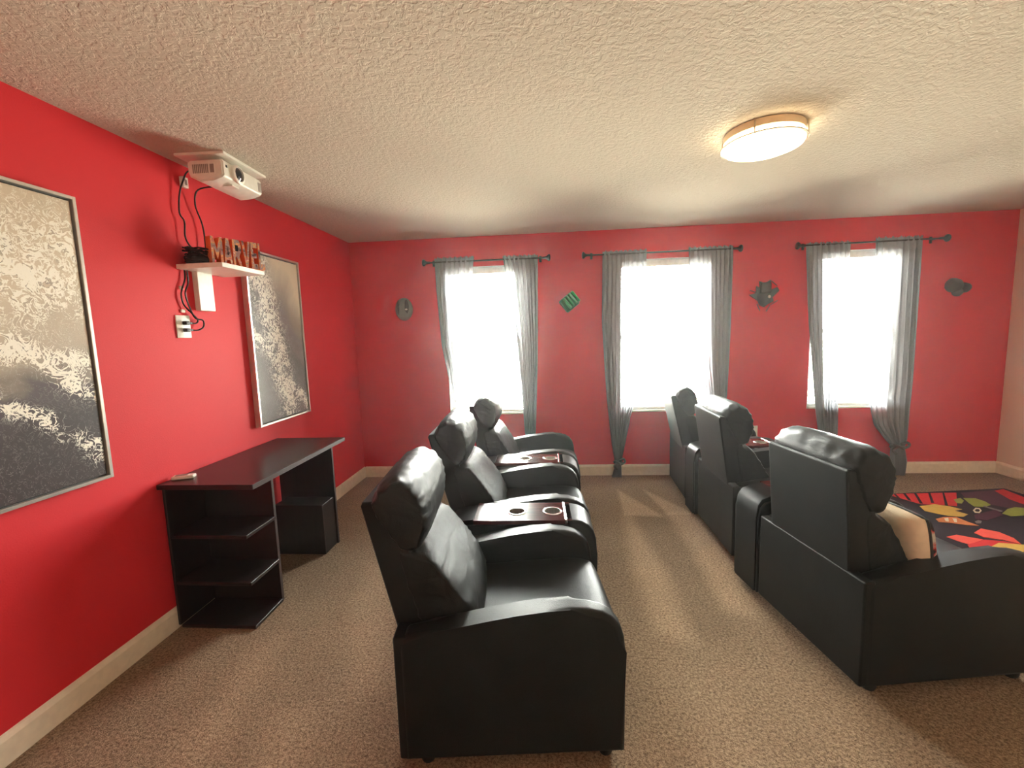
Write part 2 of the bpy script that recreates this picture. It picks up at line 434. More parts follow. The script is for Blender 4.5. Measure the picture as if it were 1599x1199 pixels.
def window(i, a, b):
    r = bpy.data.objects.new('window_%d' % i, None); COL.objects.link(r); r.location = ((a+b)/2, D, WZ0); struct(r)
    h = (b-a)/2; z1 = WZ1-WZ0
    bm = bmesh.new(); t = .008
    box(bm, -h, -h+t, 0.0, .15, 0, z1); box(bm, h-t, h, 0.0, .15, 0, z1); box(bm, -h+t, h-t, 0.0, .15, z1-t, z1)
    obj('jamb', bm, M['vinyl'], r)
    obj('sill', nbox(-h+t, h-t, -.018, .15, 0, .018, .004), M['sill'], r, 40)
    bm = bmesh.new(); y0, y1, f = .10, .145, .04
    box(bm, -h+t, -h+t+f, y0, y1, .018, z1-t); box(bm, h-t-f, h-t, y0, y1, .018, z1-t)
    box(bm, -h+t+f, h-t-f, y0, y1, .018, .018+f); box(bm, -h+t+f, h-t-f, y0, y1, z1-t-f, z1-t)
    obj('window_frame', bm, M['vinyl'], r)
    mid = z1*.5
    obj('meeting_rail', nbox(-h+t+f, h-t-f, y0+.005, y1-.005, mid-.022, mid+.022, .003), M['vinyl'], r, 40)
    obj('glass_pane', nbox(-h+t+f, h-t-f, .118, .122, .018+f, mid-.022), M['glass'], r)
    obj('glass_pane', nbox(-h+t+f, h-t-f, .128, .132, mid+.022, z1-t-f), M['glass'], r)
for i, (a, b) in enumerate(WIN): window(i+1, a, b)

WHERE = ['nearest the desk wall', 'in the middle of the red wall', 'nearest the beige wall']
slat_me = None
def blind(i, a, b):
    global slat_me
    t = thing('window_blind', 'white horizontal slat blind inside the window '+WHERE[i], 'blind', ((a+b)/2, D+.05, WZ0+.018), 0, 'blinds in the three windows')
    h = (b-a)/2-.012; top = WZ1-.008-(WZ0+.018)
    obj('headrail', nbox(-h, h, -.03, .03, top-.06, top-.003, .004), M['vinyl'], t, 40)
    obj('bottom_rail', nbox(-h, h, -.026, .026, .004, .028, .006), M['vinyl'], t, 40)
    n = 31; z0, z1 = .055, top-.085
    for k in range(n):
        if slat_me is None:
            bm = bmesh.new(); m = 5; w = .05; rows = []
            for x in (-.43, .43):
                rows.append([bm.verts.new((x, -w/2+w*j/m, .0035*(1-(2*j/m-1)**2)+(-w/2+w*j/m)*-.02)) for j in range(m+1)])
            for j in range(m): bm.faces.new((rows[0][j], rows[1][j], rows[1][j+1], rows[0][j+1]))
            r = bmesh.ops.extrude_face_region(bm, geom=list(bm.faces))
            for v in [g for g in r['geom'] if isinstance(g, bmesh.types.BMVert)]: v.co.z += .0026
            o = obj('slat', bm, M['slat'], t, 30); slat_me = o.data
        else:
            o = bpy.data.objects.new('slat', slat_me); COL.objects.link(o); o.parent = t
        o.location = (0, 0, z0+(z1-z0)*k/(n-1)); o.scale = (h/.43, 1, 1)
    for x in (-h*.62, h*.62):
        bm = bmesh.new()
        for y in (-.027, .027): tube(bm, [(x, y, .02), (x, y, top-.05)], .0012, 5)
        obj('ladder_cord', bm, M['vinyl'], t)
for i, (a, b) in enumerate(WIN): blind(i, a, b)

# ------------------------------------------------------------------ curtain rods and curtains
RY = D-.075
def rod(i, x0, x1, z0, z1):
    t = thing('curtain_rod', 'dark curtain rod with flared ends above the window '+WHERE[i], 'curtain rod', ((x0+x1)/2, RY, (z0+z1)/2), 0, 'curtain rods over the windows')
    L = (x1-x0)/2; dz = (z1-z0)/2; bm = bmesh.new()
    tube(bm, [(-L+.04, 0, -dz*.95), (L-.04, 0, dz*.95)], .0075, 10); obj('rod', bm, M['rod'], t, 40)
    for s in (-1, 1):
        bm = bmesh.new()
        prof = [(0, -.055), (.009, -.055), (.011, -.045), (.012, -.02), (.016, -.008), (.030, .005), (.034, .014), (.030, .022), (.02, .026), (0, .027)]
        vs = lathe(bm, [(r, h) for r, h in prof], axis='x', n=16)
        if s < 0:
            for v in vs: v.co.x *= -1
        for v in vs: v.co += Vector((s*(L-.02), 0, s*dz))
        obj('finial', bm, M['rod'], t, 50)
        bm = bmesh.new(); x = s*(L-.09); z = s*dz*.9
        box(bm, x-.005, x+.005, .0, .073, z-.006, z+.006); box(bm, x-.012, x+.012, .068, .0735, z-.03, z+.03, .002)
        obj('wall_bracket', bm, M['rod'], t)
rod(0, .775, 2.02, 2.195, 2.192); rod(1, 2.335, 3.805, 2.197, 2.197); rod(2, 4.30, 5.60, 2.195, 2.205)

def curtain(tab, label, folds, seed, tie, bunch, y=RY):
    """tab rows: (z, left x, right x); bunch: (x near the rod, x at mid height, side), beyond which the cloth lies in several layers"""
    rnd = random.Random(seed)
    cx = sum(interp(tab, 1.8))/2
    t = thing('sheer_curtain', label, 'curtain', (cx, y, 0), 0, 'grey sheer curtain panels')
    nz, ns = 90, 110; zt = tab[0][0] if tab[0][0] > tab[-1][0] else tab[-1][0]
    ph = [rnd.uniform(0, 6) for _ in range(6)]
    bm = bmesh.new(); rows = []; lay = bm.verts.layers.float.new('gather')
    for j in range(nz+1):
        z = zt*(1-j/nz)
        xl, xr = interp(tab, z); w = xr-xl
        comp = min(1, max(.15, w/.40))
        row = []
        for i in range(ns+1):
            s = i/ns
            ss = s
            k = folds*2*PI*ss + .5*math.sin(3.1*s*PI+ph[0]) + .35*math.sin(1.3*z+ph[1])
            amp = .012+.014*(1-comp)+.006*math.sin(5*s+ph[2])
            if z > zt-.10: amp *= .45+.2*math.sin(40*s)*.5
            yy = amp*math.sin(k)+.35*amp*math.sin(2.3*k+ph[3]+z*.8)
            if z < tie-.02 and z > 0: yy -= .02*(tie-z)/max(tie, .01)
            x = xl+w*(s+.018*math.sin(k*1.0+1.2)*comp)-cx
            zz = max(z, .004+.003*abs(math.sin(k)))
            if z > zt-.03: zz += .007*math.sin(k*1.9+ph[4])+.004*math.sin(k*3.7)
            vv = bm.verts.new((x, yy, zz)); row.append(vv)
            bx = bunch[1]+(bunch[0]-bunch[1])*max(0, min(1, (z-1.0)/1.2))
            q = ((x+cx)-bx)*bunch[2]/.035 + .5 + .7*math.sin(k*.5+ph[5])
            q = max(0, min(1, q)); q = max(q, max(0, min(1, (.62-z)/.12)), max(0, min(1, (z-zt+.115)/.03)))
            vv[lay] = q
        rows.append(row)
    for a, b in zip(rows, rows[1:]):
        for i in range(ns): bm.faces.new((a[i], a[i+1], b[i+1], b[i]))
    obj('panel', bm, M['sheer'], t, 180)
    xl, xr = interp(tab, tie); r = (xr-xl)/2
    bm = bmesh.new(); c = (xl+xr)/2-cx                       # the knot that gathers the panel near the floor
    pts = [(c+(r+.008)*math.cos(a), (.026)*math.sin(a), tie+.012*math.sin(2*a)) for a in [2*PI*k/20 for k in range(21)]]
    tube(bm, pts, .011, 7)
    tube(bm, spline([(c+r*.4, -.02, tie+.02), (c+r+.02, -.035, tie+.04), (c+r+.035, -.03, tie+.005), (c+r*.6, -.03, tie-.02)], 4), .012, 7)
    tube(bm, spline([(c+r*.1, -.02, tie), (c-r-.012, -.035, tie-.03), (c-r*.5, -.03, tie-.07)], 4), [.011]*9, 7)
    obj('tie_knot', bm, M['rodcloth'], t, 60)
    return t
M['rodcloth'] = simple('grey_knot_fabric', (.09, .09, .095), .9)
curtain([(2.235, .884, 1.278), (1.9, .89, 1.238), (1.37, .918, 1.205), (.70, 1.033, 1.165), (.42, 1.07, 1.15), (.22, 1.085, 1.135), (.0, 1.05, 1.165)],
        'grey sheer curtain gathered at the desk side of the window nearest the desk wall', 8, 1, .22, (.97, .99, -1))
curtain([(2.225, 1.559, 1.901), (2.08, 1.58, 1.90), (1.37, 1.672, 1.885), (.96, 1.705, 1.868), (.49, 1.732, 1.844), (.22, 1.755, 1.815), (0, 1.73, 1.85)],
        'bluish grey sheer curtain behind the farthest recliner of the row beside the desk', 8, 2, .22, (1.66, 1.70, 1))
curtain([(2.225, 2.517, 2.932), (1.9, 2.512, 2.925), (1.58, 2.505, 2.91), (1.1, 2.53, 2.872), (.80, 2.55, 2.834), (.65, 2.567, 2.79), (.35, 2.60, 2.73), (.16, 2.632, 2.688), (.10, 2.63, 2.69), (0, 2.60, 2.69)],
        'grey sheer curtain hanging in the aisle, tied just above the carpet', 10, 3, .16, (2.70, 2.68, -1))
curtain([(2.225, 3.317, 3.726), (1.43, 3.363, 3.72), (1.1, 3.40, 3.712), (.72, 3.496, 3.693), (.4, 3.55, 3.67), (.2, 3.585, 3.635), (0, 3.56, 3.67)],
        'grey sheer curtain at the middle window, behind the back two recliners near the rug', 10, 4, .2, (3.53, 3.56, 1))
curtain([(2.215, 4.371, 4.765), (1.51, 4.423, 4.76), (.888, 4.50, 4.722), (.64, 4.531, 4.73), (.38, 4.575, 4.735), (.2, 4.62, 4.68), (0, 4.59, 4.70)],
        'grey sheer curtain with its foot hidden behind the front recliner by the rug', 8, 5, .2, (4.56, 4.60, -1))
curtain([(2.235, 4.978, 5.384), (1.73, 4.989, 5.386), (.88, 5.008, 5.385), (.757, 4.994, 5.381), (.5, 5.06, 5.372), (.36, 5.17, 5.36), (.29, 5.24, 5.335), (.15, 5.225, 5.36), (0.02, 5.24, 5.34)],
        'grey sheer curtain closest to the beige wall, knotted above the baseboard', 7, 6, .29, (5.19, 5.19, 1))

# ------------------------------------------------------------------ recliners
def puff(name, prof, width, parent, mat, seed, end=.28, wr=.006, nv=34, lean=0, pivot=(0.1, .42), k=6, crown=.0, yc=0):
    """stuffed cushion: a closed outline in (forward, up) carried across the chair, drawn in and creased at both ends"""
    P = spline2(prof, k); n = len(P)
    cx, cz = sum(p[0] for p in P)/n, sum(p[1] for p in P)/n
    bm = bmesh.new(); rings = []; rnd = random.Random(seed); o3 = rnd.uniform(0, 50)
    ca, sa = math.cos(lean), math.sin(lean)
    for j in range(nv+1):
        s = -math.cos(PI*j/nv)                                  # denser near the ends
        e = (1-abs(s)**5)**(1/2.1) if abs(s) < 1 else 0
        sc = 1-end*(1-max(e, 0))
        row = []
        for i, (u, z) in enumerate(P):
            th = math.atan2(z-cz, u-cx)
            q = noise.noise(Vector((u*14+o3, s*5, z*14)))*.5
            crease = (1-2*abs(math.sin(th*6.5+3*q+s*2)))*(abs(s)**3)*.9 + q*1.1
            m = sc*(1+crown*(1-s*s))+wr*crease/.12
            v = Vector((cx+(u-cx)*m, yc+s*width/2*(1+.02*crease*0), cz+(z-cz)*m))
            du, dz = v.x-pivot[0], v.z-pivot[1]
            v.x, v.z = pivot[0]+ca*du+sa*dz, pivot[1]-sa*du+ca*dz
            row.append(bm.verts.new(v))
        rings.append(row)
    for A, B in zip(rings, rings[1:]):
        for i in range(n): bm.faces.new((A[i], A[(i+1) % n], B[(i+1) % n], B[i]))
    bm.faces.new(rings[0][::-1]); bm.faces.new(rings[-1])
    return obj(name, bm, mat, parent, 75)
def bevelled_prism(pts, a, b, bev, seg=4, only=None):
    bm = bmesh.new(); prism(bm, pts, 'y', a, b)
    es = [e for e in bm.edges if abs(e.verts[0].co.y-e.verts[1].co.y) < 1e-6 and (only is None or all(only(v.co) for v in e.verts))]
    bmesh.ops.bevel(bm, geom=es, offset=bev, segments=seg, profile=.5, affect='EDGES', clamp_overlap=True)
    return bm
AW = .078
ARM = [(0, .042), (0, .47), (.012, .497), (.035, .512), (.12, .522), (.20, .535), (.30, .553), (.40, .569), (.50, .580), (.58, .584), (.64, .579), (.69, .565), (.725, .543), (.75, .51), (.762, .47), (.766, .42), (.762, .042)]
def recliner(label, loc, rz, lean, seed, WC, kb, ka, lift=0):
    t = thing('recliner', label, 'recliner', (loc[0], loc[1], 0), rz, 'black leather theatre recliners')
    h = WC/2
    arm = [(u*.982, .042+(z-.042)*ka) for u, z in ARM]
    up = lambda pr: [(u, .42+(z-.42)*kb) for u, z in pr]
    for s in (-1, 1):
        a, b = (-h, -h+AW) if s < 0 else (h-AW, h)
        obj('arm', bevelled_prism(arm, a, b, .022), M['leather'], t, 50, True)
    obj('front_panel', nbox(.60, .745, -h+AW+.003, h-AW-.003, .05, .34, .018, 3), M['leather'], t, 50, True)
    obj('back_panel', nbox(-.016, .03, -h+.004, h-.004, .048, .495*min(1, ka+.02), .008, 3), M['leather'], t, 50, True)
    seat = [(.12, .30), (.12, .43), (.30, .437), (.50, .447), (.64, .450), (.72, .440), (.757, .415), (.768, .37), (.76, .33), (.70, .315), (.4, .30)]
    puff('seat', [(u, .06+(z-.06)*ka) for u, z in seat], WC-2*AW-.004, t, M['leather'], seed, .035, .0012, 26, k=4, crown=.008)
    sw = min(.487, WC-2*AW-.012)
    pv = (.03, .42)
    ca, sa = math.cos(lean), math.sin(lean)
    def R(p): return (pv[0]+ca*(p[0]-pv[0])+sa*(p[1]-pv[1]), pv[1]-sa*(p[0]-pv[0])+ca*(p[1]-pv[1]))
    shell = [R(p) for p in up([(-.005, .40), (-.108, .892), (-.101, .905), (-.03, .905), (.055, .72), (.11, .40)])]
    obj('backrest_shell', bevelled_prism(shell, -sw/2, sw/2, .010, 3), M['leather'], t, 50, True)
    head = [(-.078, .885), (-.058, .938), (-.015, .970), (.035, .968), (.08, .938), (.108, .885), (.112, .815), (.092, .752), (.055, .718), (.01, .74), (-.03, .80)]
    puff('headrest_cushion', [(u-lift*.3, z+lift*max(0, min(1, (z-.75)/.18))) for u, z in up(head)], sw+.02, t, M['soft'], seed+1, .20, .0055, 48, lean, pv, crown=.04)
    lum = [(-.01, .74), (.07, .735), (.12, .70), (.175, .63), (.228, .55), (.262, .48), (.262, .43), (.18, .40), (.08, .42), (.03, .55)]
    puff('lumbar_cushion', up(lum), sw+.006, t, M['soft'], seed+2, .20, .0055, 48, lean, pv, crown=.05)
    for u in (.07, .69):
        for s in (-1, 1):
            bm = bmesh.new(); lathe(bm, [(0, 0), (.022, 0), (.027, .012), (.03, .05), (0, .05)], (u, s*(h-.055), 0), n=14)
            obj('leg', bm, M['foot'], t, 50)
    return t
REC = [  # label, rear middle of the chair (x, y), heading, lean, seed, width, height factors of back and arms
    ('black leather recliner closest to the camera, seen from its side beside the desk', (1.420, 1.605), 5, -.02, 11, .655, 1.04, .972),
    ('middle black leather recliner of the row beside the desk', (1.42, 2.565), 2, -.055, 21, .655, 1.06, 1),
    ('black leather recliner against the first window, last of the row beside the desk', (1.44, 3.525), 0, .05, 31, .655, 1.03, 1),
    ('black leather recliner with the cream pillow, seen from behind', (3.118, 1.962), 8, .14, 41, .64, .965, .955, .03),
    ('middle black leather recliner of the row facing the rug', (3.105, 2.985), -1, .06, 51, .655, 1.01, .98, .012),
    ('black leather recliner nearest the red window wall in the row facing the rug', (3.135, 3.92), -4, -.02, 61, .62, 1.02, .97),
]
for lb, loc, a, *q in REC: recliner(lb, loc, math.radians(a), *q)

def plank_with_holes(bm, x0, x1, y0, y1, z0, z1, holes, r, n=32):
    cells = []; xs_ = [x0]
    for a, b in zip(holes, holes[1:]): xs_.append((a+b)/2)
    xs_.append(holes[-1]+(holes[-1]-xs_[-1]))
    xs_ = [max(x0, holes[0]-(xs_[1]-holes[0]))]+xs_[1:]
    if xs_[0] > x0+1e-4:
        for z in (z0, z1): bm.faces.new([bm.verts.new(c) for c in ((x0, y0, z), (xs_[0], y0, z), (xs_[0], y1, z), (x0, y1, z))])
    if xs_[-1] < x1-1e-4:
        for z in (z0, z1): bm.faces.new([bm.verts.new(c) for c in ((xs_[-1], y0, z), (x1, y0, z), (x1, y1, z), (xs_[-1], y1, z))])
    for hx, a, b in zip(holes, xs_, xs_[1:]):
        cy = (y0+y1)/2
        angs = [2*PI*i/n for i in range(n)]
        for qx, qy in ((a, y0), (b, y0), (b, y1), (a, y1)):
            th = math.atan2(qy-cy, qx-hx) % (2*PI)
            i = min(range(n), key=lambda i: abs(angs[i]-th)); angs[i] = th
        rings = []
        for z in (z0, z1):
            ci, ri = [], []
            for th in angs:
                c, s = math.cos(th), math.sin(th)
                tx = ((b-hx)/c if c > 0 else (a-hx)/c) if abs(c) > 1e-9 else 9
                ty = ((y1-cy)/s if s > 0 else (y0-cy)/s) if abs(s) > 1e-9 else 9
                k = min(tx, ty)
                ci.append(bm.verts.new((hx+r*c, cy+r*s, z))); ri.append(bm.verts.new((hx+k*c, cy+k*s, z)))
            for i in range(n):
                j = (i+1) % n; bm.faces.new((ci[i], ci[j], ri[j], ri[i]))
            rings.append(ci)
        for i in range(n):
            j = (i+1) % n; bm.faces.new((rings[0][i], rings[0][j], rings[1][j], rings[1][i]))
    for a, b in (((x0, y0), (x1, y0)), ((x1, y0), (x1, y1)), ((x1, y1), (x0, y1)), ((x0, y1), (x0, y0))):
        bm.faces.new([bm.verts.new(c) for c in ((*a, z0), (*b, z0), (*b, z1), (*a, z1))])
    bmesh.ops.remove_doubles(bm, verts=bm.verts, dist=1e-5)
CW = .225
def console(label, loc, rz):
    t = thing('cup_holder_console', label, 'console', (loc[0], loc[1], 0), rz, 'consoles between the recliners')
    h = CW/2; holes = [.35, .53]; r = .040
    side = [(0, .03), (0, .44), (.010, .50), (.035, .53), (.10, .543), (.20, .548), (.60, .548), (.60, .03)]
    for s in (-1, 1):
        a, b = (-h, -h+.018) if s < 0 else (h-.018, h)
        obj('side_panel', bevelled_prism(side, a, b, .006, 2), M['leather'], t, 50, True)
    obj('rear_pad', bevelled_prism([(-.006, .03), (-.006, .44), (.004, .515), (.025, .545), (.07, .562), (.14, .571), (.14, .03)], -h+.018, h-.018, .004, 2), M['leather'], t, 50, True)
    bm = bmesh.new(); plank_with_holes(bm, .142, .585, -h+.001, h-.001, .553, .572, holes, r)
    obj('top_plank', bm, M['plank'], t)
    obj('trim_strip', nbox(.586, .596, -h+.004, h-.004, .55, .576, .002), M['chrome'], t)
    cap = [(.598, .03), (.598, .572), (.63, .572), (.67, .563), (.70, .545), (.722, .515), (.735, .47), (.738, .40), (.735, .03)]
    obj('front_pad', bevelled_prism(cap, -h, h, .016, 3), M['leather'], t, 50, True)
    for x in holes:
        bm = bmesh.new(); n = 36
        prof = [(.0405, .565), (.0405, .574), (.0475, .5755), (.0495, .5735), (.0495, .5722), (.040, .5722)]
        lathe(bm, [(r_, z) for r_, z in prof], (x, 0, 0), n=n); o = obj('cup_ring', bm, M['chrome'], t, 60)
        bm = bmesh.new()                                              # ribbed cup wall
        rings = []
        for z, k in ((.573, 1), (.545, 1), (.50, 1), (.498, .9)):
            rings.append([bm.verts.new((x+(.0392 if i % 2 else .0372)*k*math.cos(2*PI*i/n), (.0392 if i % 2 else .0372)*k*math.sin(2*PI*i/n), z)) for i in range(n)])
        for A, B in zip(rings, rings[1:]):
            for i in range(n): bm.faces.new((A[i], A[(i+1) % n], B[(i+1) % n], B[i]))
        bm.faces.new(rings[-1])
        obj('cup', bm, M['cup'], o)
    return t
console('console with two chrome cup holders behind the closest recliner', (1.442, 2.108), math.radians(1))
console('console with two chrome cup holders before the farthest recliner of the row beside the desk', (1.442, 3.062), 0)
console('console with its back towards the aisle, next to the pillow recliner', (3.055, 2.418), math.radians(7))
console('console nearest the window wall in the row facing the rug', (3.082, 3.448), 0)

# ------------------------------------------------------------------ pillow
def pillow():
    t = thing('throw_pillow', 'cream throw pillow with dark edging leaning in a recliner', 'pillow', (3.432, 1.895, .408), math.radians(10))
    n = 26; hw, hh, th = .155, .150, .058
    lean = .13
    def side(s, inset=0):
        bm = bmesh.new(); g = []
        for j in range(n+1):
            row = []
            for i in range(n+1):
                a, b = -1+2*i/n, -1+2*j/n
                f = ((1-a**4)*(1-b**4))**.5
                pin = 1-.10*(a*a*b*b)-.03*((1-a*a)*abs(b)**3+(1-b*b)*abs(a)**3)
                x = s*(th*f+.004); y = a*hw*pin; z = b*hh*pin
                x += .004*noise.noise(Vector((a*3, b*3, s*4)))*f
                row.append(bm.verts.new((x-(z)*math.tan(lean)*-1*-1, y, z+hh*.94)))
            g.append(row)
        for j in range(n):
            for i in range(n): bm.faces.new((g[j][i], g[j][i+1], g[j+1][i+1], g[j+1][i]))
        return bm
    obj('cream_cover', side(-1), M['cream'], t, 180)
    t2 = NT('pillow_print'); t2.set(.85, 0, .1)
    t2.base(t2.ramp(t2.noise(9, 3, .5, .8, vec=t2.coord()), [(.40, (.025, .022, .025)), (.5, (.03, .025, .03)), (.54, (.5, .03, .035)), (.62, (.5, .45, .4))]))
    o = obj('printed_cover', side(1), t2.m, t, 180); o['label'] = 'dark printed face of the pillow'
    bm = bmesh.new(); pts = []
    for k in range(65):
        q = 4*k/64 % 4; e = int(q); f = -1+2*(q-e)
        a, b = [(f, -1), (1, f), (-f, 1), (-1, -f)][e]
        pin = 1-.10*(a*a*b*b)-.03*((1-a*a)*abs(b)**3+(1-b*b)*abs(a)**3)
        z = b*hh*pin
        pts.append((-z*math.tan(lean), a*hw*pin, z+hh*.94))
    tube(bm, pts, .006, 6); obj('piping', bm, M['piping'], t, 60)
pillow()

# ------------------------------------------------------------------ desk
def desk():
    t = thing('desk', 'dark brown desk with open end shelves standing against the red wall', 'desk', (.01, 1.95, 0))
    def part(nm, *b, bev=.002, m='desk'): return obj(nm, nbox(*b, bev, 1), M[m], t)
    part('desktop', .0, .505, 0, .985, .752, .777)
    obj('edge_band', nbox(.505, .5065, .0, .985, .753, .776), M['deskedge'], t)
    part('divider_panel', .012, .42, .262, .280, 0, .752)
    part('back_board', .008, .022, .02, .262, .018, .752)
    part('shelf', .022, .428, .024, .262, 0, .018); part('shelf', .022, .428, .024, .262, .236, .254); part('shelf', .022, .428, .024, .262, .486, .504)
    obj('divider_edge', nbox(.42, .4215, .262, .280, 0.002, .752), M['deskedge'], t)
    part('end_panel', .012, .415, 1.045-.09, 1.045-.072, 0, .752)
    obj('end_panel_edge', nbox(.415, .4165, .955, .973, 0.002, .752), M['deskedge'], t)
    b = part('storage_box', .06, .405, .79, .953, 0, .35)
    obj('box_edge', nbox(.4055, .407, .79, .80, 0.004, .346), M['deskedge'], b)
desk()
bm = nbox(-.05, .05, -.022, .022, 0, .018, .006, 3)
o = obj('remote_control', bm, M['plastic'], None, 40); o.location = (.068, 2.055, .777); o.rotation_euler = (0, 0, .35)
tag(o, 'small white remote lying on the dark desktop by the wall', 'remote')
obj('button_pad', nbox(-.035, .02, -.012, .012, .018, .0195, .0005, 1), M['grille'], o)

# ------------------------------------------------------------------ paintings
def painting(label, y0, y1, z0, z1, mat):
    t = thing('framed_painting', label, 'painting', (0, (y0+y1)/2, (z0+z1)/2), 0, 'tall abstract paintings on the red wall')
    h, v, f, d = (y1-y0)/2, (z1-z0)/2, .014, .042
    for nm, b in (('frame_side', (.002, d, -h, -h+f, -v, v)), ('frame_side', (.002, d, h-f, h, -v, v)), ('frame_rail', (.002, d, -h+f, h-f, v-f, v)), ('frame_rail', (.002, d, -h+f, h-f, -v, -v+f))):
        obj(nm, nbox(*b, .0015, 1), M['silver'], t)
    obj('shadow_liner', nbox(.002, .022, -h+f, h-f, -v+f, v-f), M['liner'], t)
    g = f+.008
    obj('canvas', nbox(.022, .034, -h+g, h-g, -v+g, v-g, .001, 1), mat, t)
painting('tall grey and white abstract painting nearest the camera, in a silver frame', 1.094, 1.727, .897, 2.083, M['paint1'])
painting('tall cream and charcoal abstract painting above the desk, in a silver frame', 2.735, 3.362, .897, 2.080, M['paint2'])

# ------------------------------------------------------------------ wall shelf and what is on it
def wall_shelf():
    t = thing('wall_shelf', 'small white shelf with a drop board on the red wall over the desk', 'shelf', (0, 2.235, 1.87))
    obj('shelf_board', nbox(.002, .263, 0, .352, 0, .025, .002, 1), M['plastic'], t)
    obj('drop_board', nbox(.002, .034, .10, .212, -.215, 0, .002, 1), M['plastic'], t)
wall_shelf()
def coil():
    bm = bmesh.new(); rnd = random.Random(3); pts = []
    for k in range(150):
        a = k*.42; q = k/150
        r = .058+.016*rnd.uniform(-1, 1)
        pts.append((.078+r*math.cos(a)*.92, 2.312+r*1.1*math.sin(a), 1.901+.078*(.5+.5*math.sin(q*9+a*.21))+rnd.uniform(0, .006)))
    tube(bm, spline(pts, 2), .0045, 5)
    lathe(bm, [(0, 0), (.060, 0), (.062, .03), (.045, .055), (0, .06)], (.078, 2.312, 1.8955), n=18, sy=1.1)
    tag(obj('cable_coil', bm, M['cable'], None, 60), 'heap of coiled black cable on the white wall shelf', 'cable')
coil()
def letters():
    ax, ay = .122, 2.312; bx, by = .248, 2.578
    dx, dy = bx-ax, by-ay; L = math.hypot(dx, dy)
    t = thing('letter_sign', 'orange and red printed letter sign standing on the white wall shelf', 'sign', (ax, ay, 1.8955), math.atan2(dy, dx))
    h, th = .152, .05
    shapes = {'M': [(0, 0), (.22, 0), (.22, .62), (.5, .2), (.78, .62), (.78, 0), (1, 0), (1, 1), (.78, 1), (.5, .55), (.22, 1), (0, 1)],
              'A': [(0, 0), (.24, 0), (.32, .22), (.68, .22), (.76, 0), (1, 0), (.66, 1), (.34, 1)],
              'R': [(0, 0), (.26, 0), (.26, .36), (.42, .36), (.72, 0), (1, 0), (.7, .40), (.95, .58), (.95, .82), (.76, 1), (0, 1)],
              'V': [(.38, 0), (.62, 0), (1, 1), (.74, 1), (.5, .32), (.26, 1), (0, 1)],
              'E': [(0, 0), (.92, 0), (.92, .2), (.26, .2), (.26, .42), (.8, .42), (.8, .6), (.26, .6), (.26, .8), (.92, .8), (.92, 1), (0, 1)],
              'L': [(0, 0), (.92, 0), (.92, .22), (.28, .22), (.28, 1), (0, 1)]}
    word = 'MARVEL'; ws = [1.25, 1, 1, 1, .85, .8]; tot = sum(ws)+.06*5; x = 0
    for ch, w in zip(word, ws):
        cw = w/tot*L; bm = bmesh.new()
        fs = prism(bm, [(x+p*cw, q*h) for p, q in shapes[ch]], 'y', -th, 0)
        for f in fs: f.material_index = 1 if abs(f.normal.y) < .5 else 0
        bm.normal_update()
        for f in bm.faces: f.material_index = 0 if abs(f.normal.y) > .5 else 1
        if ch in 'AR':                                                    # counters, dark
            q = [(.42, .40), (.58, .40), (.5, .68)] if ch == 'A' else [(.28, .58), (.62, .58), (.66, .7), (.6, .8), (.28, .8)]
            prism(bm, [(x+a*cw, b*h) for a, b in q], 'y', -th-.0008, .0, 2)
        obj('letter', bm, [M['letter'], M['block'], M['printdark']], t)
        x += cw+.06/tot*L
letters()

# ------------------------------------------------------------------ projector
def projector():
    t = thing('projector', 'white projector hung from a white plate on the ceiling', 'projector', (.235, 2.385, 2.36), math.radians(2))
    obj('ceiling_plate', nbox(-.155, .108, -.178, .182, .066, .0795, .002, 1), M['plastic'], t)
    bm = bmesh.new(); lathe(bm, [(0, .045), (.03, .045), (.03, .066), (0, .066)], (-.02, .0, 0), n=16); obj('mount_stem', bm, M['plastic'], t, 40)
    body = [(-.10, -.012), (-.09, -.036), (-.04, -.060), (.03, -.056), (.078, -.040), (.088, -.030), (.088, .036), (.080, .046), (-.085, .046), (-.10, .034)]
    bm = bmesh.new(); prism(bm, body, 'y', -.165, .165)
    bmesh.ops.bevel(bm, geom=[e for e in bm.edges if abs(e.verts[0].co.y-e.verts[1].co.y) < 1e-6], offset=.008, segments=3, affect='EDGES')
    obj('housing', bm, M['plastic'], t, 45, True)
    bm = bmesh.new(); lathe(bm, [(.0, .0), (.047, .0), (.047, .012), (.040, .016), (.036, .016), (.034, .006)], (.088, -.055, .004), 'x', 28); r = obj('lens_ring', bm, M['plastic'], t, 40)
    bm = bmesh.new(); lathe(bm, [(0, .018), (.012, .0165), (.024, .012), (.036, .004)], (.091, -.055, .004), 'x', 24); obj('lens', bm, M['lens'], r, 60)['label'] = 'dark glass lens'
    g = obj('side_grille', nbox(-.075, .045, -.1665, -.164, -.026, .028), M['plastic'], t)
    for k in range(9):
        obj('grille_slot', nbox(-.070+k*.0095, -.064+k*.0095, -.1678, -.1655, -.021, .023), M['grille'], g)
    obj('port_panel', nbox(.022, .043, -.1676, -.1655, -.02, .022), M['grille'], t)
    obj('front_vent', nbox(.0875, .0895, .128, .156, -.024, .026), M['grille'], t)
    obj('sensor_window', nbox(.0875, .0895, -.142, -.130, .012, .024), M['lens'], t)
    obj('focus_recess', nbox(.02, .07, -.075, -.02, -.0585, -.050, .002, 1), M['plastic'], t)
projector()

